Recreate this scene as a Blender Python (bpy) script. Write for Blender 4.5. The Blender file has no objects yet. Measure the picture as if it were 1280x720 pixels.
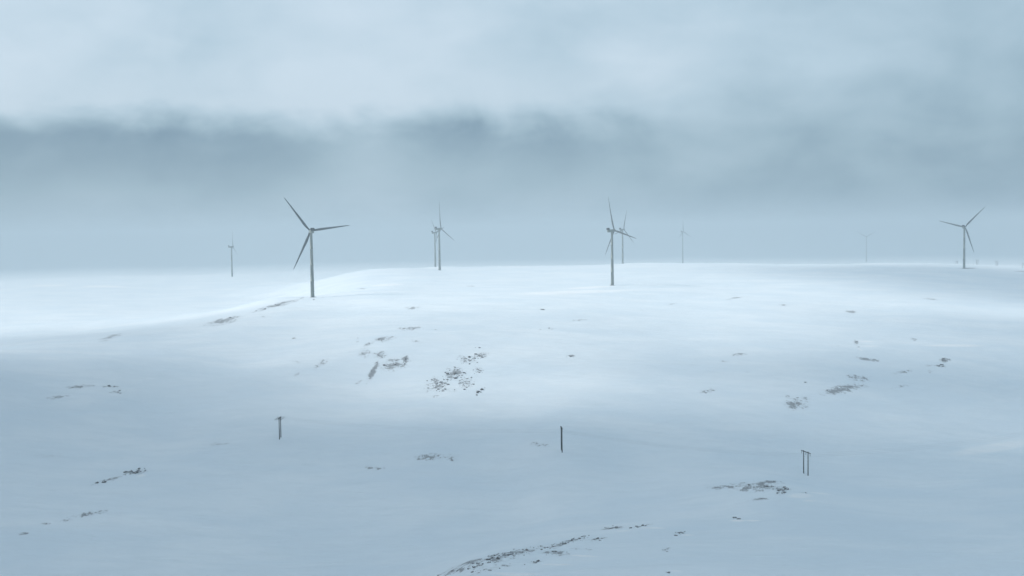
import bpy, bmesh, math, random
import numpy as np
from mathutils import Matrix, Vector

R = math.radians
sc = bpy.context.scene
col = bpy.context.collection
rng = np.random.default_rng(7)
random.seed(7)

# ------------------------------------------------------------------ camera model
F = 1372.0; PITCH = R(3.0); ROLL = R(-0.8); CZ = 115.0
fw = np.array([0, math.cos(PITCH), -math.sin(PITCH)])
up0 = np.array([0, math.sin(PITCH), math.cos(PITCH)]); rt0 = np.array([1.0, 0, 0])
rt = math.cos(ROLL)*rt0 + math.sin(ROLL)*up0
up = math.cos(ROLL)*up0 - math.sin(ROLL)*rt0
CAM = np.array([0, 0, CZ])

def ray(u, v):
    return fw + rt*(u-640)/F - up*(v-360)/F

cd = bpy.data.cameras.new('camera'); cam = bpy.data.objects.new('camera', cd); col.objects.link(cam)
cd.sensor_width = 36; cd.lens = 36*F/1280; cd.clip_start = 1; cd.clip_end = 90000
M = Matrix((tuple(rt), tuple(up), tuple(-fw))).transposed().to_4x4(); M.translation = Vector(CAM)
cam.matrix_world = M
sc.camera = cam

# ------------------------------------------------------------------ helpers
def tag(o, label=None, cat=None, group=None, kind=None):
    if label: o['label'] = label
    if cat: o['category'] = cat
    if group: o['group'] = group
    if kind: o['kind'] = kind
    return o

def link(name, me, mat=None, parent=None):
    o = bpy.data.objects.new(name, me); col.objects.link(o)
    if mat is not None and me is not None and not me.materials: me.materials.append(mat)
    if parent is not None: o.parent = parent
    return o

def obj(name, bm, mat, parent=None, smooth=False):
    me = bpy.data.meshes.new(name); bm.normal_update(); bm.to_mesh(me); bm.free()
    if smooth:
        for p in me.polygons: p.use_smooth = True
    return link(name, me, mat, parent)

def bx(bm, c, s, rot=None, bevel=0):
    m = Matrix.Translation(c) @ (rot.to_4x4() if rot else Matrix()) @ Matrix.Diagonal((*s, 1))
    r = bmesh.ops.create_cube(bm, size=1, matrix=m)
    if bevel:
        es = list({e for v in r['verts'] for e in v.link_edges})
        bmesh.ops.bevel(bm, geom=es, offset=bevel, segments=3, affect='EDGES', profile=0.6)

def loft(bm, rings, cap=True):
    vs = [[bm.verts.new(p) for p in ring] for ring in rings]
    n = len(vs[0])
    for a, b in zip(vs, vs[1:]):
        for i in range(n):
            bm.faces.new((a[i], a[(i+1) % n], b[(i+1) % n], b[i]))
    if cap:
        bm.faces.new(vs[0][::-1]); bm.faces.new(vs[-1])

def tube(bm, pts, rad, n=6):
    rings = []
    pts = [Vector(p) for p in pts]
    for i, p in enumerate(pts):
        d = (pts[min(i+1, len(pts)-1)] - pts[max(i-1, 0)]).normalized()
        a = d.cross(Vector((0, 0, 1)))
        if a.length < 1e-3: a = Vector((1, 0, 0))
        a.normalize(); b = d.cross(a)
        r = rad[i] if isinstance(rad, (list, tuple)) else rad
        rings.append([p + a*r*math.cos(2*math.pi*k/n) + b*r*math.sin(2*math.pi*k/n) for k in range(n)])
    loft(bm, rings)

# node expression helper
class N:
    def __init__(s, nt): s.nt = nt
    def new(s, t, **k):
        n = s.nt.nodes.new(t)
        for a, b in k.items(): setattr(n, a, b)
        return n
    def put(s, sock, v):
        if isinstance(v, bpy.types.NodeSocket): s.nt.links.new(v, sock)
        else: sock.default_value = v
    def m(s, op, a, b=0.0, c=0.0, clamp=False):
        n = s.new('ShaderNodeMath', operation=op, use_clamp=clamp)
        s.put(n.inputs[0], a); s.put(n.inputs[1], b)
        if op in ('MULTIPLY_ADD',): s.put(n.inputs[2], c)
        return n.outputs[0]
    def step(s, x, lo, hi, a=0.0, b=1.0):
        n = s.new('ShaderNodeMapRange', interpolation_type='SMOOTHSTEP')
        s.put(n.inputs[0], x); n.inputs[1].default_value = lo; n.inputs[2].default_value = hi
        n.inputs[3].default_value = a; n.inputs[4].default_value = b
        return n.outputs[0]
    def mixc(s, f, a, b):
        n = s.new('ShaderNodeMix', data_type='RGBA')
        s.put(n.inputs[0], f)
        s.put(n.inputs[6], a if isinstance(a, bpy.types.NodeSocket) else (*a, 1))
        s.put(n.inputs[7], b if isinstance(b, bpy.types.NodeSocket) else (*b, 1))
        return n.outputs[2]
    def noise(s, vec, scale, detail=3, rough=0.5, dist=0.0):
        n = s.new('ShaderNodeTexNoise'); s.put(n.inputs['Vector'], vec)
        n.inputs['Scale'].default_value = scale; n.inputs['Detail'].default_value = detail
        n.inputs['Roughness'].default_value = rough; n.inputs['Distortion'].default_value = dist
        return n.outputs[0]
    def scale(s, vec, k, off=(0, 0, 0)):
        n = s.new('ShaderNodeMapping'); s.put(n.inputs[0], vec)
        n.inputs['Scale'].default_value = k; n.inputs['Location'].default_value = off
        return n.outputs[0]

def mat(name):
    m = bpy.data.materials.new(name); m.use_nodes = True
    nt = m.node_tree; b = nt.nodes['Principled BSDF']
    return m, N(nt), b

def simple(name, c1, c2, rough, sc_=1.0, stretch=(1, 1, 1), metal=0):
    m, n, b = mat(name)
    tc = n.new('ShaderNodeTexCoord').outputs['Object']
    f = n.noise(n.scale(tc, stretch), sc_, 5, 0.6)
    n.put(b.inputs['Base Color'], n.mixc(n.step(f, 0.35, 0.65), c1, c2))
    b.inputs['Roughness'].default_value = rough; b.inputs['Metallic'].default_value = metal
    return m

# ------------------------------------------------------------------ terrain heights
# (u, v, d): a spot of the ground seen along that line of sight, d metres ahead
CP = [(-60,720,420),(200,720,430),(400,720,430),(520,720,410),(640,720,335),(760,720,325),(1000,720,330),(1280,720,330),(1400,720,330),
 (820,657,430),(720,672,400),(600,700,360),(640,640,520),(400,640,520),(200,630,520),(0,620,520),(-100,600,540),(780,640,500),
 (900,640,470),(960,610,505),(1150,620,520),(1280,610,520),(350,548,633),(702,565,590),(1007,594,568),(560,555,610),
 (640,500,720),(200,520,690),(60,510,690),(300,478,760),(0,447,800),(-100,440,820),(120,451,800),(195,463,785),(450,490,745),
 (575,465,800),(480,460,810),(575,430,890),(700,440,870),(480,430,890),(575,400,1030),(700,400,1030),(640,370,1300),(850,380,1250),(700,345,1850),
 (392,372,1307),(765,357.4,1590),(550,338.3,2110),(1204,335.4,2070),
 (450,338.5,2100),(500,335.5,2180),(550,334,2230),(640,332.5,2250),(800,329,2300),(900,329,2300),(1000,331,2250),(1100,329,2300),(1200,331,2250),(1280,335,2200),(1400,340,2200),
 (1000,500,750),(1000,440,900),(1200,460,880),(1280,550,700),(1280,480,850),(1280,420,1050),(1280,370,1500),(1100,400,1150),(1000,370,1400),(860,430,930),(850,495,740),(1400,480,850),
 (300,385,1250),(345,373.5,1300),(250,402,1150),(130,423,1050),(300,430,950),(200,430,980),(400,400,1080),(390,440,880),(460,362,1430),(300,455,860),(130,442,900),(420,350,1900)]
WP = [(-600,1500,6),(-900,2200,6),(-420,2000,9),(-330,1650,10),(-700,1150,8),(-520,1000,9),(-420,1400,12),(-300,2400,18),(-715,2800,7),(-1500,3000,5),(-900,4000,4),
 (0,3000,8),(400,3000,6),(900,2900,4),(1400,3000,3),(0,4500,5),(700,4500,5),(1500,4500,5),(-1500,6000,3),(0,6500,3),(2500,6500,3),(0,12000,2),(-4000,12000,2),(4500,12000,2),
 (-100,1550,36),(300,1900,39),(-60,2600,24),(300,2650,22),(1000,2600,20),(1400,2400,12)]
pts = []
for u, v, d in CP:
    r = ray(u, v); p = CAM + r*d/r[1]; pts.append(p)
pts = np.array(pts + [np.array(w, float) for w in WP])

def warp(x, y):
    r = np.clip(np.hypot(x, y), 260, 16000)
    return np.stack([np.arctan2(x, np.maximum(y, 1e-3))*2.4, np.log(r)], -1)
def tps(d2): return 0.5*d2*np.log(d2+1e-12)
Q = warp(pts[:, 0], pts[:, 1]); nq = len(Q)
D2 = ((Q[:, None]-Q[None])**2).sum(-1)
A = np.zeros((nq+3, nq+3)); A[:nq, :nq] = tps(D2) + np.eye(nq)*2e-4
A[:nq, nq] = 1; A[:nq, nq+1:] = Q; A[nq, :nq] = 1; A[nq+1:, :nq] = Q.T
W = np.linalg.solve(A, np.concatenate([pts[:, 2], [0, 0, 0]]))

def vnoise(x, y, seed=0):
    xi = np.floor(x).astype(np.int64); yi = np.floor(y).astype(np.int64)
    fx = x-xi; fy = y-yi; fx = fx*fx*fx*(fx*(fx*6-15)+10); fy = fy*fy*fy*(fy*(fy*6-15)+10)
    def h(a, b):
        k = (a*374761393 + b*668265263 + seed*982451653) & 0xffffffff
        k = ((k ^ (k >> 13))*1274126177) & 0xffffffff
        return ((k ^ (k >> 16)) & 0xffff)/65535.0*2-1
    return (h(xi, yi)*(1-fx)+h(xi+1, yi)*fx)*(1-fy) + (h(xi, yi+1)*(1-fx)+h(xi+1, yi+1)*fx)*fy

def height(x, y):
    x = np.asarray(x, float); y = np.asarray(y, float); sh = x.shape
    x = x.ravel(); y = y.ravel(); az = np.arctan2(x, y)
    a = np.clip(az, -0.60, 0.60); r = np.hypot(x, y)
    out = np.empty_like(x)
    for i in range(0, len(x), 20000):
        s = slice(i, i+20000)
        q = warp(r[s]*np.sin(a[s]), r[s]*np.cos(a[s]))
        d2 = ((q[:, None]-Q[None])**2).sum(-1)
        out[s] = tps(d2)@W[:nq] + W[nq] + q@W[nq+1:]
    out = np.clip(out, -45, 60)
    k = np.clip((np.abs(az)-0.60)/0.7, 0, 1); k = k*k*(3-2*k)
    k2 = np.clip((260-r)/200, 0, 1); k = np.maximum(k, k2*k2*(3-2*k2))
    base = 2 + 9*vnoise(x/600, y/600, 5)
    out = out*(1-k) + base*k
    # far away the ground falls off ever more steeply towards a deep valley
    base_th = 0.0256 - 0.0006*np.exp(-((az-0.165)/0.08)**2) + 0.0006*vnoise(az*14, az*0, 8)
    fall = 115 - r*(base_th + 0.0111*np.exp(-(r-3000)/4200))
    t = np.clip((r-2500)/1200, 0, 1); t = t*t*(3-2*t)
    out = out*(1-t) + np.maximum(fall, -290)*t
    amp = np.clip(r/900, 0.55, 1.2)
    out += amp*(1.1*vnoise(x/150, y/130, 1) + 0.55*vnoise(x/60+y/170, y/38, 2) + 0.22*vnoise(x/20+y/90, y/9, 3))
    return out.reshape(sh)

def hz(x, y): return float(height(np.array([x]), np.array([y]))[0])

def cast(U, V, far=6000):
    U = np.atleast_1d(U).astype(float); V = np.atleast_1d(V).astype(float)
    rays = fw[None] + rt[None]*((U-640)/F)[:, None] - up[None]*((V-360)/F)[:, None]
    rays /= rays[:, 1:2]
    ts = np.geomspace(230, far, 420)
    X = rays[:, 0:1]*ts; Y = np.broadcast_to(ts, X.shape); Z = CZ + rays[:, 2:3]*ts
    below = Z < height(X, Y)
    idx = np.where(below.any(1), below.argmax(1), -1)
    res = np.full((len(U), 3), np.nan)
    ok = idx > 0
    lo = ts[np.maximum(idx-1, 0)]; hi = ts[np.maximum(idx, 0)]
    for _ in range(10):
        mid = (lo+hi)/2
        b = CZ + rays[:, 2]*mid < height(rays[:, 0]*mid, mid)
        hi = np.where(b, mid, hi); lo = np.where(b, lo, mid)
    res[ok] = (CAM + rays*hi[:, None])[ok]
    return res

# ------------------------------------------------------------------ patches of bare ground, a painted turbine shadow, drifts and stones
# u, v, semi u, semi v, tilt (deg, up to the right), bare strength, stones, stone size (m), cluster key
PATCH = [
 (548,480,17,9,15,.62,50,1.5,'scree'),(569,468,15,8,-8,.62,40,1.5,'scree'),(583,479,9,7,20,.62,24,1.4,'scree'),(560,487,14,3,0,.35,6,1.2,'scree'),
 (584,451,12,5,-10,.66,28,1.5,'scree_top'),(600,446,11,4,12,.66,22,1.4,'scree_top'),(597,463,6,5,0,.62,16,1.3,'scree_top'),(597,435,4,1.5,0,.3,4,1.4,'scree_top'),
 (600,489,7,3,32,.4,12,1.4,'scree_foot'),(548,496,9,1.5,-5,.5,0,1,None),
 (466,466,14,3.6,62,.95,10,1.2,'slash'),(448,478,7,2,30,.5,0,1,None),(492,458,18,7.5,14,.72,8,1.2,'slab'),(506,450,6,4,50,.9,8,1.3,'slab'),(480,457,2,2,0,.4,3,1.6,'slab'),
 (455,441,7,5,20,.75,4,1.2,'upper'),(474,444,8,4,10,.62,3,1.2,'upper'),(480,424,12,2.3,8,.75,6,1.2,'upper'),(462,429,7,1.8,25,.7,2,1.2,'upper'),(512,410,13,2.4,3,.7,0,1,None),(521,427,7,2,-12,.65,0,1,None),(447,425,1.5,3,0,.3,4,1.4,'upper'),
 (402,454,9,3,30,.8,3,1.0,None),(371,468,4,2,30,.7,0,1,None),(369,452,6,1.5,-10,.5,0,1,None),
 (345,382,27,2.2,14,.85,18,1.7,'crest'),(275,402,23,3,12,.8,16,1.5,'crest_left'),(140,421,14,2.2,18,.7,7,1.5,'valley'),
 (515,385,10,1.8,0,.7,4,1.2,None),(329,396,3,1,0,.6,0,1,None),(368,423,4,1,0,.6,0,1,None),(540,412,12,1,0,.3,3,1.2,None),(527,458,6,1.5,0,.5,0,1,None),
 (677,387,4,1,0,.6,4,1.6,'gentle'),(688,411,4,1.4,0,.6,5,1.6,'gentle'),(675,412,2,1,30,.6,1,1.6,'gentle'),(713,445,6,1.4,0,.6,6,1.4,'gentle'),(715,458,3,1,0,.6,0,1,None),
 (725,400,11,1,3,.6,0,1,None),(803,388,2,.8,0,.5,1,1.6,'gentle'),(840,380,6,1,12,.6,0,1,None),(920,372.5,11,.9,7,.85,0,1,None),(980,381,7,.9,-5,.75,0,1,None),
 (1065,390,7,1.7,0,.66,0,1,None),(1163,374,9,1.2,-5,.62,0,1,None),(588,358,4,.7,0,.6,0,1,None),
 (1070,428,3,2.5,-50,.6,4,1.9,'brow'),(1073,434,1.5,1,0,.4,2,1.8,'brow'),(1083,449,12,1.5,-8,1.0,6,1.3,'ledge'),(1142,424,4.5,1.4,-18,.8,0,1,None),(1047,432,1.2,.6,0,.4,1,1.6,'brow'),
 (1180,450,8,2.6,5,.6,10,1.5,'east'),(1175,457,6,2.2,-10,.6,7,1.5,'east'),(1163,457,8,1.6,0,.6,0,1,None),(1163,465,5,2,-20,.6,0,1,None),
 (1075,472,14,3,-5,.78,0,1,None),(1056,486,22,4.5,8,.80,8,1.2,'patch'),(996,504,14,7,5,.74,6,1.2,'patch'),(985,496,4,1.3,0,.8,2,1.4,'patch'),(1007,478,2.4,1.2,0,.8,2,1.3,'patch'),
 (1127,465,12,1.7,8,.76,0,1,None),(1127,483,11,2.2,10,.72,0,1,None),(1105,523,8,1,0,.6,0,1,None),(884,489,10,2.4,3,.7,5,1.2,None),(926,443,10,1.6,5,.62,0,1,None),(905,452,6,.9,-5,.62,0,1,None),(930,465,8,1.2,0,.6,0,1,None),(845,492,9,1.2,0,.5,0,1,None),
 (102,483,13,1.8,5,.74,3,1.1,None),(70,497,17,1.8,8,.74,5,1.1,'fold'),(138,483,10,1.1,0,.7,5,1.1,'fold'),(148,490,11,1.8,8,.7,7,1.1,'fold'),
 (168,590,14,2.8,12,.66,26,1.3,'mound'),(132,601,17,2.3,18,.66,14,1.1,'mound'),(275,555,18,2,3,.66,0,1,None),(108,643,24,3,8,.66,3,1.0,None),(72,652,22,2,10,.6,0,1,None),(30,668,9,1.4,8,.66,0,1,None),(60,570,25,1.5,0,.45,0,1,None),
 (545,572,24,3.6,2,.80,0,1,None),(563,574,12,2.5,-10,.72,0,1,None),(672,556,15,2.2,-8,.74,0,1,None),(467,585,15,1.8,-4,.68,0,1,None),
 (945,608,30,6,0,.74,14,1.0,'hump'),(978,613,10,4,10,.72,26,1.2,'hump'),(960,603,22,2,0,.8,12,1.0,'hump'),(905,609,18,2,3,.6,0,1,None),(948,624,12,1.6,8,.72,3,.9,'hump'),(1004,616,6,.8,-5,.4,3,1.0,'hump'),
 (918,648,6,1.6,-8,.4,6,1.1,'low_pair'),(848,667,8,3,8,.3,10,1.0,'slope_near'),(833,687,6,2.4,20,.5,8,.8,'slope_near'),(835,715,4,.8,0,.4,4,.8,'slope_near'),
 (640,693,52,4.5,14,.74,44,.9,'ridge'),(705,679,36,2.8,14,.74,46,.9,'ridge'),(625,694,34,3,14,.6,26,.9,'ridge'),(575,712,34,4,14,.62,16,.8,'ridge'),(585,704,26,2,16,.66,4,.8,'ridge'),(765,660,12,2.4,5,.7,16,.9,'ridge_top'),(800,658,18,1.5,10,.6,12,.9,'ridge_top'),
 (745,674,11,1.8,3,.7,8,.8,'ridge'),(725,686,13,1,-4,.7,2,.7,'ridge'),(668,703,12,2,10,.66,8,.9,'ridge'),(693,691,18,3,0,.66,12,.8,'ridge'),(610,712,26,4,14,.62,10,.8,'ridge'),
 (392,374.5,1.2,.7,0,.4,1,2.0,'tower_foot'),(378,372.5,2.5,1,40,.8,2,2.0,'tower_foot'),(404,371.5,3,.5,0,.6,1,1.4,'tower_foot'),(454,361,6,.5,3,.7,0,1,None),
 (1210,335.4,10,.6,0,.9,0,1,None),(1275,339.3,6,.7,0,.9,0,1,None),  # first entry: far right turbine's cast shadow, painted as dark ground at its foot
]
DRIFT = [(1082,427,10,.9,0),(1087,433,12,.8,0),(1075,437,4,.7,-30),(1025,617,15,.8,-5),(1012,626,9,.9,0),(1000,620,14,3,0),(922,651,8,1.2,0),(940,651,9,.8,0),(727,695,20,.8,-4),(815,660,16,.8,0),
 (778,664,9,.8,0),(860,669,8,.8,0),(845,714,8,.8,0),(700,706,18,.8,0),(176,595,8,1.2,12),(485,356,20,1,3),(130,358,24,1,0),(60,357,30,.9,0),(735,359.5,26,.8,3),(1195,432,30,1.5,0),(640,718,26,2,0),(1240,560,40,5,8),(720,365,60,2,2)]

def samples(u, v, a, b, t, n):
    q = rng.normal(size=(n, 2))*0.5
    rad = np.hypot(q[:, 0], q[:, 1]); q *= np.minimum(1, 1.1/np.maximum(rad, 1e-6))[:, None]
    c, s = math.cos(R(t)), math.sin(R(t))
    return u + q[:, 0]*a*c + q[:, 1]*b*s, v - q[:, 0]*a*s + q[:, 1]*b*c

def footprint(u, v, a, b, t):
    U, V = samples(u, v, a, b, t, 40)
    P = cast(U, V); P = P[~np.isnan(P[:, 0])]
    dd = np.hypot(P[:, 0], P[:, 1]); md = np.median(dd); P = P[(dd > md*0.8) & (dd < md*1.25)]
    mu = P[:, :2].mean(0); c = np.cov((P[:, :2]-mu).T)*4.0/0.9 + np.eye(2)*0.25
    return mu, np.linalg.inv(c), math.sqrt(np.trace(c))

FP_B = [(footprint(*p[:5]), p[5]) for p in PATCH]
FP_D = [(footprint(*p), 1.0) for p in DRIFT]

# ------------------------------------------------------------------ ground sheet
az = np.concatenate([np.arange(-180, -34, 2.0), np.arange(-34, 34, 0.085), np.arange(34, 180, 2.0)])
az = np.unique(np.round(az, 4)); azr = np.radians(az)
rr = np.concatenate([[25, 60, 110, 160, 200, 230], np.geomspace(250, 2600, 430), np.geomspace(2640, 30000, 130)])
AA, RR = np.meshgrid(azr, rr)
X = RR*np.sin(AA); Y = RR*np.cos(AA)
Z = height(X, Y)
na, nr = len(az), len(rr)
def paint(fps):
    acc = np.zeros(X.shape)
    for (mu, ic, ext), s in fps:
        dx = X-mu[0]; dy = Y-mu[1]
        m = (np.abs(dx) < ext*2.2) & (np.abs(dy) < ext*2.2)
        q = ic[0, 0]*dx[m]**2 + 2*ic[0, 1]*dx[m]*dy[m] + ic[1, 1]*dy[m]**2
        acc[m] = np.maximum(acc[m], s*np.exp(-0.9*q))
    return acc
bare = paint(FP_B); drift = paint(FP_D)
Z += 0.25*np.clip(drift, 0, 1)
verts = np.stack([X, Y, Z], -1).reshape(-1, 3)
verts = np.vstack([verts, [[0, 0, float(Z[0].mean())]]])
i = np.arange(nr-1)[:, None]*na; j = np.arange(na)[None]; j2 = (j+1) % na
quads = np.stack([i+j, i+na+j, i+na+j2, i+j2], -1).reshape(-1, 4)[:, ::-1]
tris = np.stack([np.full(na, len(verts)-1), np.arange(na), (np.arange(na)+1) % na], -1)[:, ::-1]
me = bpy.data.meshes.new('snow_ground')
me.vertices.add(len(verts)); me.vertices.foreach_set('co', verts.astype(np.float32).ravel())
nl = quads.size + tris.size
me.loops.add(nl); me.loops.foreach_set('vertex_index', np.concatenate([quads.ravel(), tris.ravel()]).astype(np.int32))
npoly = len(quads)+len(tris)
me.polygons.add(npoly)
st = np.concatenate([np.arange(len(quads))*4, quads.size + np.arange(len(tris))*3]).astype(np.int32)
me.polygons.foreach_set('loop_start', st)
me.polygons.foreach_set('use_smooth', np.ones(npoly, bool))
me.update(calc_edges=True); me.validate()
for nm, arr in (('bare', bare), ('drift', drift)):
    at = me.attributes.new(nm, 'FLOAT', 'POINT')
    at.data.foreach_set('value', np.append(arr.ravel(), 0).astype(np.float32))

m, n, b = mat('wind_packed_snow')
tc = n.new('ShaderNodeTexCoord').outputs['Object']
ab = n.new('ShaderNodeAttribute', attribute_name='bare').outputs['Fac']
ad = n.new('ShaderNodeAttribute', attribute_name='drift').outputs['Fac']
big = n.noise(n.scale(tc, (1, 1.5, 1)), 0.012, 4, 0.55, 0.4)
mid = n.noise(n.scale(tc, (0.35, 1.2, 1)), 0.09, 5, 0.6, 0.5)
snow = n.mixc(n.step(big, 0.3, 0.7), (0.75, 0.825, 0.885), (0.84, 0.888, 0.925))
snow = n.mixc(n.step(mid, 0.42, 0.7, 0, 0.45), snow, (0.74, 0.81, 0.86))
snow = n.mixc(n.m('MULTIPLY', n.step(ad, 0.15, 0.7), n.step(mid, 0.3, 0.6, 0.5, 1.0)), snow, (0.93, 0.94, 0.95))
fine = n.noise(n.scale(tc, (0.5, 0.5, 1)), 0.9, 6, 0.72, 0.3)
blot = n.noise(n.scale(tc, (0.6, 0.22, 1)), 0.28, 4, 0.6, 0.6)
grit = n.noise(n.scale(tc, (0.5, 0.25, 1), (40, 9, 2)), 1.4, 3, 0.6)
rift = n.noise(n.scale(tc, (0.7, 0.4, 1), (4, 19, 2)), 0.16, 3, 0.6, 0.8)
nz = n.m('ADD', n.m('MULTIPLY', n.m('SUBTRACT', fine, 0.5), 3.0), n.m('ADD', n.m('MULTIPLY', n.m('SUBTRACT', blot, 0.5), 3.0), n.m('ADD', n.m('MULTIPLY', n.m('SUBTRACT', rift, 0.5), 2.6), n.m('MULTIPLY', n.m('SUBTRACT', grit, 0.5), 2.6))))
th = n.m('ADD', nz, n.m('SUBTRACT', n.m('MULTIPLY', ab, 1.75), 1.0))
cover = n.m('MULTIPLY', n.step(th, -0.08, 0.22), n.step(ab, 0.05, 0.3))
thin = n.m('MULTIPLY', n.step(th, -0.9, 0.3, 0, 0.30), n.step(ab, 0.04, 0.4))
heath = n.mixc(fine, (0.075, 0.078, 0.085), (0.20, 0.195, 0.20))
c = n.mixc(thin, snow, (0.30, 0.29, 0.30))
c = n.mixc(n.m('MULTIPLY', cover, 0.66), c, heath)
n.put(b.inputs['Base Color'], c)
b.inputs['Roughness'].default_value = 0.85; b.inputs['Specular IOR Level'].default_value = 0.2
bump = n.new('ShaderNodeBump'); bump.inputs['Strength'].default_value = 0.8; bump.inputs['Distance'].default_value = 1.0
sas = n.noise(n.scale(tc, (0.12, 0.8, 1)), 0.5, 5, 0.6, 0.8)
n.put(bump.inputs['Height'], n.m('ADD', sas, n.m('MULTIPLY', mid, 1.5)))
n.put(b.inputs['Normal'], bump.outputs[0])
g = link('snow_ground', me, m); tag(g, kind='structure')
g['label'] = 'wind packed snow on rolling upland ground'

# ------------------------------------------------------------------ stones
stone_mat, n, b = mat('dark_stone')
tc = n.new('ShaderNodeTexCoord').outputs['Object']
geo = n.new('ShaderNodeNewGeometry')
sx = n.new('ShaderNodeSeparateXYZ'); n.put(sx.inputs[0], geo.outputs['Normal'])
f = n.noise(tc, 2.5, 5, 0.65)
rock = n.mixc(f, (0.045, 0.05, 0.055), (0.13, 0.125, 0.12))
dust = n.step(n.m('ADD', sx.outputs[2], n.m('MULTIPLY', f, 0.35)), 1.02, 1.16, 0, 0.85)
n.put(b.inputs['Base Color'], n.mixc(dust, rock, (0.78, 0.82, 0.86)))
b.inputs['Roughness'].default_value = 0.9

def stone_mesh(k):
    bm = bmesh.new(); bmesh.ops.create_icosphere(bm, subdivisions=2, radius=0.5)
    r = np.random.default_rng(100+k)
    planes = [(Vector(r.normal(size=3)).normalized(), r.uniform(0.26, 0.42)) for _ in range(9)]
    for v in bm.verts:
        for pn, d in planes:
            e = v.co.dot(pn) - d
            if e > 0: v.co -= pn*e*0.92
        v.co += Vector(r.normal(size=3))*0.012
        v.co.x *= 1.15; v.co.z *= 0.85
    me = bpy.data.meshes.new('stone'); bm.to_mesh(me); bm.free(); me.materials.append(stone_mat)
    return me
SM = [stone_mesh(k) for k in range(10)]
GROUPS = {
 'scree': 'dark stone in the wide scree patch low on the hillside, below the two middle turbines',
 'scree_top': 'dark stone in the upper right arm of the scree patch on the middle hillside',
 'scree_foot': 'dark stone in the small slanted row at the lower right foot of the hillside scree',
 'slash': 'dark stone on the steep diagonal gash of bare rock left of the scree',
 'slab': 'dark stone on the grey bare slab between the diagonal gash and the scree',
 'upper': 'small stone in the thin curved band of bare ground above the diagonal gash',
 'crest': 'dark stone in the long streak just left of the foot of the nearest left turbine',
 'crest_left': 'dark stone in the speckled patch farther down the shoulder left of the nearest left turbine',
 'valley': 'small stone in the short lone streak at the far left under the bright plain',
 'gentle': 'small dark stone on the smooth bright slope below the front middle turbine',
 'brow': 'dark stone with a white wind drift behind it on the right hillside brow',
 'ledge': 'dark stone along the thin straight ledge on the right hillside',
 'east': 'dark stone in the scattered patch at the far right of the hillside',
 'patch': 'dark stone on the reddish bare patches at the foot of the right hillside',
 'fold': 'small stone in the faint streaks on the shaded fold at the far left',
 'mound': 'dark stone in the slanting string on the snow at the lower left',
 'hump': 'dark stone on the bare hump in the snow below the right hand power pole',
 'low_pair': 'dark stone in the tiny lone cluster below the bare hump at the lower right',
 'slope_near': 'dark stone in the loose handfuls right of the long rocky ridge at the bottom',
 'ridge': 'dark stone on the long rocky ridge running up from the bottom edge',
 'ridge_top': 'dark stone at the upper right tip of the long rocky ridge',
 'tower_foot': 'dark stone poking out of the snow by the foot of the nearest left turbine',
 None: None}
stones = []
for p in PATCH:
    u, v, a, b_, t, s, cnt, size, key = p
    if not cnt: continue
    U, V = samples(u, v, a, b_, t, cnt); P = cast(U, V)
    for q in P:
        if np.isnan(q[0]): continue
        sz = size*float(np.clip(rng.lognormal(-0.42, 0.5), 0.28, 1.9))
        dist = float(np.hypot(q[0], q[1]))
        stones.append((sz/dist, q, sz, key))
named = [s for s in stones if s[3]]; named.sort(key=lambda s: -s[0])
big_ones = named[:295]; rest = named[295:] + [s for s in stones if not s[3]]
def stone_tf(q, sz):
    e = Matrix.Rotation(rng.uniform(0, 6.28), 4, 'Z') @ Matrix.Rotation(rng.uniform(-.4, .4), 4, 'X')
    s = Matrix.Diagonal((sz*rng.uniform(.9, 1.5), sz*rng.uniform(.8, 1.2), sz*rng.uniform(.55, .9), 1))
    return Matrix.Translation((q[0], q[1], hz(q[0], q[1]) + 0.08*sz)) @ e @ s
for _, q, sz, key in big_ones:
    o = link('stone', SM[rng.integers(10)]); o.matrix_world = stone_tf(q, sz)
    tag(o, GROUPS[key], 'stone', GROUPS[key].replace('dark stone', 'stones').replace('small stone', 'stones'))
bm = bmesh.new()
for _, q, sz, key in rest:
    k = len(bm.verts); bm.from_mesh(SM[rng.integers(10)]); bm.verts.ensure_lookup_table()
    tf = stone_tf(q, sz*0.85)
    for v in bm.verts[k:]: v.co = tf @ v.co
o = obj('small_stones', bm, stone_mat); tag(o, 'sprinkling of small dark stones showing through the snow all over the slopes', 'stones', kind='stuff')

# ------------------------------------------------------------------ wind turbines
white = simple('turbine_paint', (0.155, 0.18, 0.165), (0.205, 0.23, 0.21), 0.45, 0.3, (1, 1, 0.15))
bladem = simple('blade_paint', (0.055, 0.068, 0.072), (0.085, 0.10, 0.105), 0.45, 0.25)
dark = simple('cooler_black', (0.015, 0.017, 0.02), (0.035, 0.037, 0.04), 0.6, 1.5)
conc = simple('concrete', (0.22, 0.22, 0.22), (0.34, 0.34, 0.34), 0.9, 1.0)
steel = simple('galvanised_steel', (0.14, 0.15, 0.16), (0.24, 0.25, 0.26), 0.5, 2.0, metal=0.4)

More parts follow.
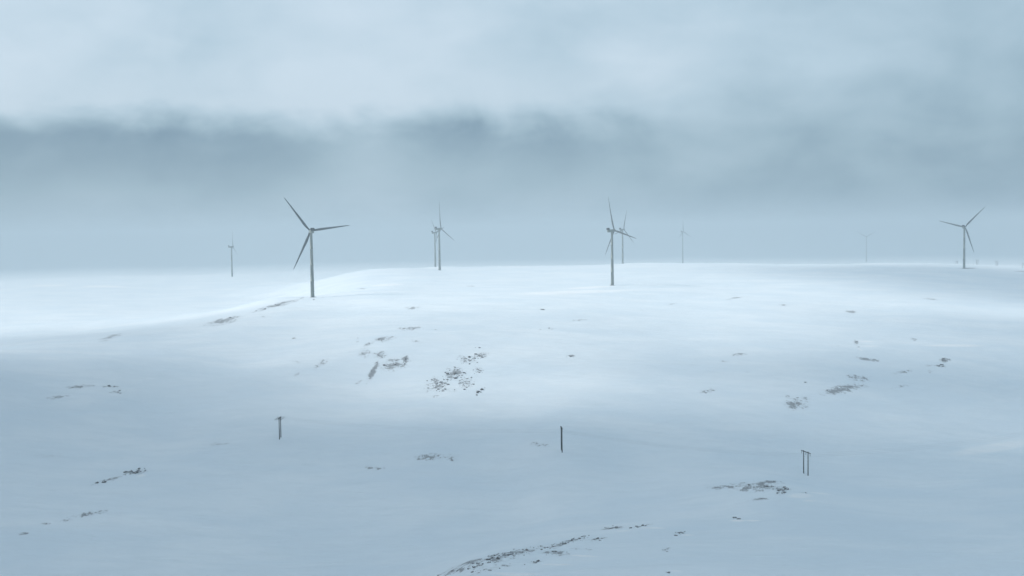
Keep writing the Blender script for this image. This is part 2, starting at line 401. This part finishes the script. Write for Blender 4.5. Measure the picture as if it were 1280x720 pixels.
def ring(r, z, n=36): return [(r*math.cos(2*math.pi*k/n), r*math.sin(2*math.pi*k/n), z) for k in range(n)]
HT = 76.0   # tower height of the prototype
def make_turbine():
    root = bpy.data.objects.new('wind_turbine', None); col.objects.link(root)
    bm = bmesh.new()
    zs = [(-2.5, 2.25), (0, 2.25), (0.15, 2.35), (0.35, 2.25)]
    for k in range(1, 4):
        z = HT*k/4; r = 2.25 - 0.75*k/4
        zs += [(z-.12, r+.01), (z-.1, r+.05), (z+.1, r+.05), (z+.12, r)]
    zs += [(HT-.4, 1.5), (HT-.35, 1.62), (HT, 1.62)]
    loft(bm, [ring(r, z) for z, r in zs])
    t = obj('tower', bm, white, root, True)
    bm = bmesh.new(); bx(bm, (0, -2.27, 2.0), (1.0, 0.12, 2.2), bevel=.03)
    obj('door', bm, steel, t)
    bm = bmesh.new(); loft(bm, [ring(3.6, -2.5), ring(3.6, .18), ring(3.45, .3)])
    obj('foundation', bm, conc, root)
    bm = bmesh.new()
    for k in range(5): bx(bm, (0.0, -2.6-0.35*k, 1.0-0.2*k), (1.1, 0.34, 0.08))
    for s in (-.6, .6):
        tube(bm, [(s, -2.5, 2.0), (s, -4.2, 1.1)], 0.05); tube(bm, [(s, -4.2, 1.1), (s, -4.3, -.6)], 0.05); tube(bm, [(s, -2.55, 2.0), (s, -2.55, .9)], 0.05)
    obj('stairs', bm, steel, root)
    # nacelle: local +Y is the nose, origin at the tower axis, hub height 0
    bm = bmesh.new()
    rings = []
    for y, w, h, z0 in ((-7.6, 1.1, 1.0, .15), (-7.3, 1.65, 1.55, .05), (-6.4, 1.9, 1.85, 0), (-2, 1.95, 2.0, 0), (1.5, 1.9, 1.95, 0), (2.7, 1.6, 1.65, 0), (3.0, 1.3, 1.35, 0)):
        rg = []
        for k in range(28):
            a = 2*math.pi*k/28; ca, sa = math.cos(a), math.sin(a)
            rg.append((math.copysign(abs(ca)**0.45, ca)*w, y, z0+math.copysign(abs(sa)**0.45, sa)*h))
        rings.append(rg)
    loft(bm, rings); bmesh.ops.recalc_face_normals(bm, faces=bm.faces)
    nac = obj('nacelle', bm, white, root, True)
    bm = bmesh.new()   # radiator standing on the tail, with rounded upper corners
    rings = []
    for y in (-7.6, -5.2):
        rg = [(-2.4, y, 1.75), (2.4, y, 1.75)]
        rg += [(2.4-1.1+1.1*math.cos(a), y, 3.6+1.1*math.sin(a)) for a in np.linspace(0, math.pi/2, 6)]
        rg += [(-2.4+1.1+1.1*math.cos(a), y, 3.6+1.1*math.sin(a)) for a in np.linspace(math.pi/2, math.pi, 6)]
        rings.append(rg)
    loft(bm, rings); bmesh.ops.recalc_face_normals(bm, faces=bm.faces)
    obj('cooler', bm, dark, nac)
    bm = bmesh.new()
    tube(bm, [(0.9, -4.6, 1.9), (0.9, -4.6, 3.6)], 0.06); tube(bm, [(-0.9, -4.6, 1.9), (-0.9, -4.6, 3.4)], 0.06); tube(bm, [(-0.9, -4.6, 3.4), (-.4, -4.6, 3.4)], 0.05)
    obj('wind_vane', bm, steel, nac)
    bm = bmesh.new()
    prof = [(3.0, 1.35), (3.2, 1.6), (4.9, 1.6), (5.7, 1.35), (6.3, .85), (6.6, .3)]
    loft(bm, [[(r*math.cos(2*math.pi*k/24), y, r*math.sin(2*math.pi*k/24)) for k in range(24)] for y, r in prof])
    bmesh.ops.recalc_face_normals(bm, faces=bm.faces)
    hub = obj('rotor_hub', bm, white, root, True)
    # blade: along +Z from the hub centre, chord in X, nose side +Y
    bm = bmesh.new(); rings = []
    Rb = 50.0
    for s in (0.0, .02, .04, .07, .11, .16, .22, .30, .40, .50, .60, .70, .80, .88, .94, .975, 1.0):
        z = 1.2 + s*(Rb-1.2)
        if s < .05: ch, th_ = 1.9, 1.9
        else:
            ch = np.interp(s, [.05, .11, .2, .3, .5, .7, .88, .96, 1], [1.9, 2.6, 3.2, 2.9, 2.2, 1.6, 1.1, .8, .25])
            th_ = np.interp(s, [.05, .11, .2, .3, .5, .8, 1], [1.9, 1.3, .85, .65, .42, .22, .06])
        tw = R(np.interp(s, [0, .1, .2, .4, .7, 1], [14, 14, 11, 6, 2, 0]) + 2)
        pre = 1.9*s*s
        rg = []
        for k in range(18):
            a = 2*math.pi*k/18
            x = 0.5*ch*math.cos(a); sharp = 1.0 if s < .05 else (0.55+0.45*math.cos(a*0.5)**2)
            y = 0.5*th_*math.sin(a)*sharp
            x += (0.0 if s < .05 else -0.18*ch)
            rg.append((x*math.cos(tw)-y*math.sin(tw), x*math.sin(tw)+y*math.cos(tw)+pre, z))
        rings.append(rg)
    loft(bm, rings); bmesh.ops.recalc_face_normals(bm, faces=bm.faces)
    bl = obj('blade', bm, bladem, root, True)
    b2 = bl.copy(); b3 = bl.copy(); col.objects.link(b2); col.objects.link(b3)
    return root

def kids(o): return [c for c in bpy.data.objects if c.parent == o]
proto = make_turbine()
def copy_tree(o, parent=None):
    c = o.copy(); col.objects.link(c); c.parent = parent
    for ch in kids(o): copy_tree(ch, c)
    return c

# hub pixel, base pixel (or depth), yaw, phase, blade length, label
TURB = [
 ((387.1,288.9),(392,372),1307,-25,83,50,'largest grey wind turbine, nearest on the left, on the snowy shoulder with blades spread wide'),
 ((768.0,288.0),(765.5,357.4),1590,62,104,51,'large grey wind turbine right of centre, its foot in plain view on bright snow'),
 ((551.2,285.8),(550,338.3),2110,62,116,53,'wind turbine left of centre just before the crest line, one blade straight up'),
 ((1206.3,283.7),(1204.3,335.4),2070,40,44,51,'grey wind turbine at the far right on the crest, rotor open like a letter Y'),
 ((545.6,290.6),None,2620,64,75,46,'pale wind turbine mostly hidden directly behind the left of centre turbine'),
 ((780.0,286.8),None,2550,60,16,46,'pale wind turbine behind the crest, just right of the front middle turbine'),
 ((854.4,289.6),None,4250,60,118,46,'faint wind turbine fading in the mist right of the middle pair'),
 ((1083.0,296.0),None,5400,15,60,50,'barely visible wind turbine ghosting through the mist left of the far right turbine'),
 ((291.0,308.4),(290.9,347.0),2800,66,120,42,'faint lone wind turbine on the low plain at the far left'),
]
for k, (hp, bp, d, yaw, ph, Rb, lab) in enumerate(TURB):
    root = proto if k == 0 else copy_tree(proto)
    r = ray(*hp); H = CAM + r*d/r[1]
    ya = R(yaw); tilt = R(5)
    nh = np.array([math.sin(ya), math.cos(ya), 0])
    bx_, by_ = (H - nh*4.4)[:2]
    if bp is not None:
        r = ray(*bp); B = CAM + r*d/r[1]; bx_ = 0.5*(bx_+B[0]); 
    bz = hz(bx_, by_) - (0.1)
    root.location = (bx_, by_, bz)
    hh = float(H[2]-bz) - 0.4
    tag(root, lab, 'wind turbine', 'wind turbines on the snowy upland')
    print('turbine', k, 'hub height', round(hh, 1), 'base', round(bx_, 1), round(by_, 1), round(bz, 1))
    Rz = Matrix.Rotation(-ya, 4, 'Z'); T = Matrix.Translation((0, 0, hh)) @ Rz @ Matrix.Rotation(tilt, 4, 'X')
    bi = 0
    for c in kids(root):
        nm = c.name.split('.')[0]
        if nm == 'tower': c.scale = (1, 1, (hh-1.7)/HT)
        elif nm == 'stairs': c.rotation_euler.z = R(70) if k == 0 else R(-60)
        elif nm in ('nacelle', 'rotor_hub'): c.matrix_local = T
        elif nm == 'blade':
            c.matrix_local = T @ Matrix.Translation((0, 4.1, 0)) @ Matrix.Rotation(R(ph+120*bi), 4, 'Y') @ Matrix.Rotation(R(-2), 4, 'X') @ Matrix.Diagonal((1, 1, Rb/50, 1)); bi += 1

# ------------------------------------------------------------------ power line
wood = simple('tarred_wood', (0.008, 0.008, 0.009), (0.022, 0.020, 0.02), 0.8, 1.2, (3, 3, .3))
glassy = simple('insulator_glaze', (0.05, 0.045, 0.045), (0.12, 0.10, 0.10), 0.3, 3)
wire_m = simple('conductor_metal', (0.10, 0.11, 0.12), (0.16, 0.17, 0.18), 0.5, 1)
POLES = [  # foot pixel (middle of the pair), distance, heading of the crossarm, height, spacing, strain type, label
 ((350.3,547.8),633, 0, 12.0, 3.9, True, 'dark two-legged power pole with sideways insulators, leftmost of the near row on the snow'),
 ((702.2,564.0),590, -3.5, 13.0, 3.9, False, 'dark two-legged power pole seen edge on, middle one of the near row'),
 ((1007.3,593.0),568, -17, 12.0, 4.2, False, 'dark two-legged power pole with slanting crossarm, rightmost of the near row'),
]
def power_pole(x, y, head, h, sp, strain, lab, grp, tk=1.0):
    z = hz(x, y)
    root = bpy.data.objects.new('power_pole', None); col.objects.link(root); root.location = (x, y, z); root.rotation_euler.z = -R(head)
    tag(root, lab, 'power pole', grp)
    # local Y = crossarm direction
    tops = []
    c, s = math.cos(R(head)), math.sin(R(head))
    for sg in (-1, 1):
        yy = sg*sp/2; dz = hz(x + s*yy, y + c*yy) - z
        bm = bmesh.new(); tube(bm, [(0, yy, dz-1), (0, yy, h*.5), (0, yy, h+.35)], [.29*tk, .26*tk, .21*tk], 12); obj('pole', bm, wood, root, True)
    bm = bmesh.new()
    for sx in (-.24, .24): bx(bm, (sx, 0, h-.15), (.12*tk, sp+4.6, .28*tk), bevel=.015)
    obj('crossarm', bm, wood, root)
    att = []
    for q in (-1, 0, 1):
        yy = q*(sp/2+1.95)
        bm = bmesh.new()
        if strain:
            for sg in (-1, 1):
                pr = [(0, .04)] + [p for k in range(6) for p in ((.3+.25*k, .05), (.34+.25*k, .17), (.42+.25*k, .17), (.46+.25*k, .05))] + [(2.0, .05)]
                loft(bm, [[(sg*(d_+.3), yy+r_*math.cos(2*math.pi*k/10), h-.25-.02*d_+r_*math.sin(2*math.pi*k/10)) for k in range(10)] for d_, r_ in pr])
            tube(bm, [(-2.2, yy, h-.3), (-1.2, yy, h-1.1), (0, yy, h-1.4), (1.2, yy, h-1.1), (2.2, yy, h-.3)], .035)
            bmesh.ops.recalc_face_normals(bm, faces=bm.faces)
            a = (2.2, yy, h-.3)
        else:
            pr = [(0, .04*tk)] + [p for k in range(5) for p in ((.25+.22*k, .05), (.28+.22*k, .15*tk), (.35+.22*k, .15*tk), (.38+.22*k, .05))] + [(1.55, .05)]
            loft(bm, [[(r_*math.cos(2*math.pi*k/10), yy+r_*math.sin(2*math.pi*k/10), h-.28*tk-d_) for k in range(10)] for d_, r_ in pr])
            bmesh.ops.recalc_face_normals(bm, faces=bm.faces)
            a = (0, yy, h-1.85)
        obj('insulator', bm, glassy, root)
        att.append(Vector((x + a[0]*c + a[1]*s, y - a[0]*s + a[1]*c, z + a[2])))
    return att
ATT = []
for fp, d, head, h, sp, strain, lab in POLES:
    r = ray(*fp); p = CAM + r*d/r[1]
    hit = cast([fp[0]], [fp[1]])[0]
    print('pole', p.round(1), 'ground hit', hit.round(1))
    ATT.append(power_pole(hit[0], hit[1], head, h*hit[1]/d, sp, strain, lab, 'power poles of the near line'))
x4, y4 = ATT[2][1].x + 178, ATT[2][1].y + 105
ATT.append(power_pole(x4, y4, -28, 12.5, 4, False, 'dark two-legged power pole beyond the right end of the near row', 'power poles of the near line'))
nm3 = ['nearest', 'middle', 'farthest']; spn = ['left and middle', 'middle and right', 'right and hidden end']
for k in range(3):
    for q in range(3):
        a, b2 = ATT[k][q], ATT[k+1][q]
        bm = bmesh.new()
        tube(bm, [a.lerp(b2, t) - Vector((0, 0, 4*2.6*t*(1-t))) for t in np.linspace(0, 1, 25)], .013, 5)
        o = obj('power_cable', bm, wire_m)
        tag(o, '%s of the three thin cables sagging between the %s power poles' % (nm3[q], spn[k]), 'cable', 'cables of the near power line')
# far line, its poles half hidden by the crest
FAR = [((1196,333),2560,9),((1221.5,333),2440,10.5),((1246,333),2350,13),((1279.5,337),2210,12)]
FL = ['tiny blurred power pole top just left of the far right turbine', 'tiny blurred power pole top just right of the far right turbine',
      'small blurred power pole on the crest, second from the right edge', 'small dark power pole on the crest at the right edge']
FT = [328.6, 327.9, 326.8, 330.8]
for (fp, d, h), lab, tv in zip(FAR, FL, FT):
    r = ray(fp[0], tv); p = CAM + r*d/r[1]
    hh = float(p[2]-hz(p[0], p[1])); print('far pole', hh)
    power_pole(p[0], p[1], 70, max(10, min(22, hh)), 4.2, False, lab, 'power poles beyond the crest', 1.3)

# ------------------------------------------------------------------ haze
bm = bmesh.new(); zb = float(verts[:, 2].min())-1.0; zt = 190.0
bx(bm, (0, 0, (zb+zt)/2), (62000, 62000, zt-zb))
hm = bpy.data.materials.new('haze_air'); hm.use_nodes = True; nt = hm.node_tree
nt.nodes.remove(nt.nodes['Principled BSDF'])
pv = nt.nodes.new('ShaderNodeVolumePrincipled'); nt.links.new(pv.outputs[0], nt.nodes['Material Output'].inputs['Volume'])
pv.inputs['Color'].default_value = (0.54, 0.62, 0.67, 1); pv.inputs['Density'].default_value = 2.7e-4
pv.inputs['Anisotropy'].default_value = 0.0
o = obj('haze', bm, hm); tag(o, 'pale blue mist hanging over the whole snowy upland', 'haze', kind='stuff')

# ------------------------------------------------------------------ unseen low clouds added beside the scene to throw soft shade on the snow
SUN_EL = R(38); SUN_AZ = R(-93)   # azimuth from +Y towards +X
sdir = Vector((math.sin(SUN_AZ)*math.cos(SUN_EL), math.cos(SUN_AZ)*math.cos(SUN_EL), math.sin(SUN_EL)))
cmats = {}
def shade_cloud(gx, gy, alt, a, b_, th_, dens, seed):
    if dens not in cmats:
        cm = bpy.data.materials.new('shade_cloud_vapour'); cm.use_nodes = True; nt = cm.node_tree
        nt.nodes.remove(nt.nodes['Principled BSDF'])
        pv = nt.nodes.new('ShaderNodeVolumePrincipled'); nt.links.new(pv.outputs[0], nt.nodes['Material Output'].inputs['Volume'])
        pv.inputs['Color'].default_value = (0.97, 0.98, 1, 1); pv.inputs['Density'].default_value = dens
        cmats[dens] = cm
    bm = bmesh.new(); bmesh.ops.create_icosphere(bm, subdivisions=5, radius=1)
    for v in bm.verts:
        a_ = math.atan2(v.co.y, v.co.x)
        k = 1 + .16*math.sin(3*a_+seed) + .10*math.sin(5*a_+2.3*seed) + .06*math.sin(9*a_+seed*5)
        w = 1 + .25*math.sin(4*v.co.x+seed)*math.cos(5*v.co.y+seed*2)
        v.co = Vector((v.co.x*k*a, v.co.y*k*b_, v.co.z*w*th_))
    o = obj('shade_cloud', bm, cmats[dens], None, True)
    o.location = Vector((gx, gy, 0)) + sdir*(alt/sdir.z)
    tag(o, 'unseen low grey cloudbank added to shade the upland snow', 'shade_cloud', 'unseen low clouds added to shade the upland', 'stuff')
shade_cloud(-200, 440, 520, 1000, 325, 75, .015, 1.0)
shade_cloud(-260, 745, 560, 230, 95, 55, .009, 5.2)
shade_cloud(-470, 640, 520, 260, 170, 60, .013, 6.6)
shade_cloud(640, 520, 560, 430, 190, 70, .014, 2.0)
shade_cloud(340, 810, 600, 260, 95, 55, .012, 3.3)
shade_cloud(60, 930, 640, 440, 190, 55, .0018, 2.7)
shade_cloud(-330, 950, 640, 190, 210, 55, .0058, 4.1)
shade_cloud(-520, 1130, 620, 260, 120, 50, .0062, 0.9)
shade_cloud(520, 1030, 680, 170, 210, 55, .0065, 1.7)
shade_cloud(810, 1750, 780, 300, 480, 60, .0070, 5.7)

# ------------------------------------------------------------------ sky and sun
w = bpy.data.worlds.new('World'); sc.world = w; w.use_nodes = True
n = N(w.node_tree); bg = w.node_tree.nodes['Background']
sky = n.new('ShaderNodeTexSky', sky_type='NISHITA', sun_disc=False, sun_elevation=SUN_EL, sun_rotation=SUN_AZ, air_density=1.0, dust_density=3.0)
d = n.new('ShaderNodeTexCoord').outputs['Generated']
xyz = n.new('ShaderNodeSeparateXYZ'); n.put(xyz.inputs[0], d)
x, y, z = xyz.outputs
azn = n.m('ARCTAN2', x, y)
soft = n.m('SUBTRACT', n.noise(n.scale(d, (5, 5, 13)), 1.0, 3, 0.45, 0.5), 0.5)
wisp = n.m('SUBTRACT', n.noise(n.scale(d, (14, 14, 34), (3, 1, 7)), 1.0, 4, 0.5, 0.7), 0.5)
veil = n.m('SUBTRACT', n.noise(n.scale(d, (9, 9, 13), (8, 4, 2)), 1.0, 5, 0.52, 0.3), 0.5)
broad = n.m('SUBTRACT', n.noise(n.scale(d, (1.8, 1.8, 4), (5, 2, 1)), 1.0, 2, 0.5), 0.5)
zz = n.m('ADD', z, n.m('ADD', n.m('MULTIPLY', soft, 0.030), n.m('ADD', n.m('MULTIPLY', veil, 0.05), n.m('MULTIPLY', wisp, 0.015))))
# shelf edge falls away to the right
azd = n.step(azn, 0.0, 0.30)
fr = n.step(azn, 0.22, 0.50)
e = n.m('SUBTRACT', zz, 0.094)
shelf_sharp = n.step(e, -0.014, 0.020)
shelf_soft = n.step(e, -0.05, 0.10)
shelf = n.m('ADD', n.m('MULTIPLY', shelf_sharp, n.m('SUBTRACT', 1.0, azd)), n.m('MULTIPLY', shelf_soft, azd))
# brightness of each part
above = n.m('ADD', n.m('ADD', 0.86, n.m('MULTIPLY', soft, 0.55)), n.m('ADD', n.m('MULTIPLY', broad, 0.5), n.m('ADD', n.m('MULTIPLY', azd, -0.22), n.m('ADD', n.m('MULTIPLY', fr, -0.18), n.m('ADD', n.m('MULTIPLY', wisp, 0.18), n.m('MULTIPLY', veil, 0.55))))))
below = n.m('ADD', n.step(zz, 0.0, 0.092, 0.46, 0.20), n.m('ADD', n.m('MULTIPLY', soft, 0.45), n.m('ADD', n.m('MULTIPLY', wisp, 0.22), n.m('MULTIPLY', veil, 0.78))))
# a pale curtain under the shelf left of the middle
def blob(a0, z0, sa, sz):
    q = n.m('ADD', n.m('POWER', n.m('DIVIDE', n.m('SUBTRACT', azn, a0), sa), 2), n.m('POWER', n.m('DIVIDE', n.m('SUBTRACT', zz, z0), sz), 2))
    return n.m('EXPONENT', n.m('MULTIPLY', q, -1.0))
below = n.m('ADD', below, n.m('MULTIPLY', blob(-0.13, 0.055, .05, .06), 0.26))
below = n.m('ADD', below, n.m('MULTIPLY', blob(-0.30, 0.075, .16, .030), -0.10))
below = n.m('ADD', below, n.m('MULTIPLY', blob(0.02, 0.075, .07, .018), -0.08))
below = n.m('ADD', below, n.m('ADD', n.m('MULTIPLY', azd, n.step(zz, 0.02, 0.09, -0.08, 0.14)), n.m('MULTIPLY', fr, -0.18)))
above = n.m('ADD', above, n.m('MULTIPLY', blob(-0.11, 0.13, .13, .05), 0.16))
above = n.m('ADD', above, n.m('MULTIPLY', blob(-0.32, 0.14, .06, .02), -0.12))
above = n.m('ADD', above, n.m('MULTIPLY', blob(0.02, 0.16, .06, .03), -0.16))
fac = n.m('ADD', n.m('MULTIPLY', above, shelf), n.m('MULTIPLY', below, n.m('SUBTRACT', 1.0, shelf)), clamp=True)
ramp = n.new('ShaderNodeValToRGB'); n.put(ramp.inputs[0], fac)
cr = ramp.color_ramp; cr.elements[0].position = 0; cr.elements[0].color = (1.03, 1.60, 2.10, 1)
cr.elements[1].position = 1; cr.elements[1].color = (3.1, 3.72, 4.25, 1)
for pos, cc in ((.35, (1.76, 2.46, 2.95, 1)), (.7, (2.42, 3.14, 3.68, 1))):
    q = cr.elements.new(pos); q.color = cc
cl = n.mixc(0.06, ramp.outputs[0], sky.outputs[0])
n.put(bg.inputs[0], cl); bg.inputs[1].default_value = 0.090
w.cycles.sampling_method = 'MANUAL'; w.cycles.sample_map_resolution = 512

sl = bpy.data.lights.new('sun', 'SUN'); sl.energy = 1.5; sl.angle = R(10); sl.color = (1.0, 0.965, 0.91)
so = bpy.data.objects.new('sun', sl); col.objects.link(so); so.rotation_euler = (-sdir).to_track_quat('-Z', 'Y').to_euler()

sc.view_settings.view_transform = 'Standard'; sc.view_settings.look = 'None'; sc.view_settings.gamma = 1
sc.view_settings.use_curve_mapping = False; sc.view_settings.exposure = 1.2
sc.cycles.max_bounces = 6; sc.cycles.volume_bounces = 2; sc.cycles.transparent_max_bounces = 16
print('stones', len(stones), 'verts', len(verts))
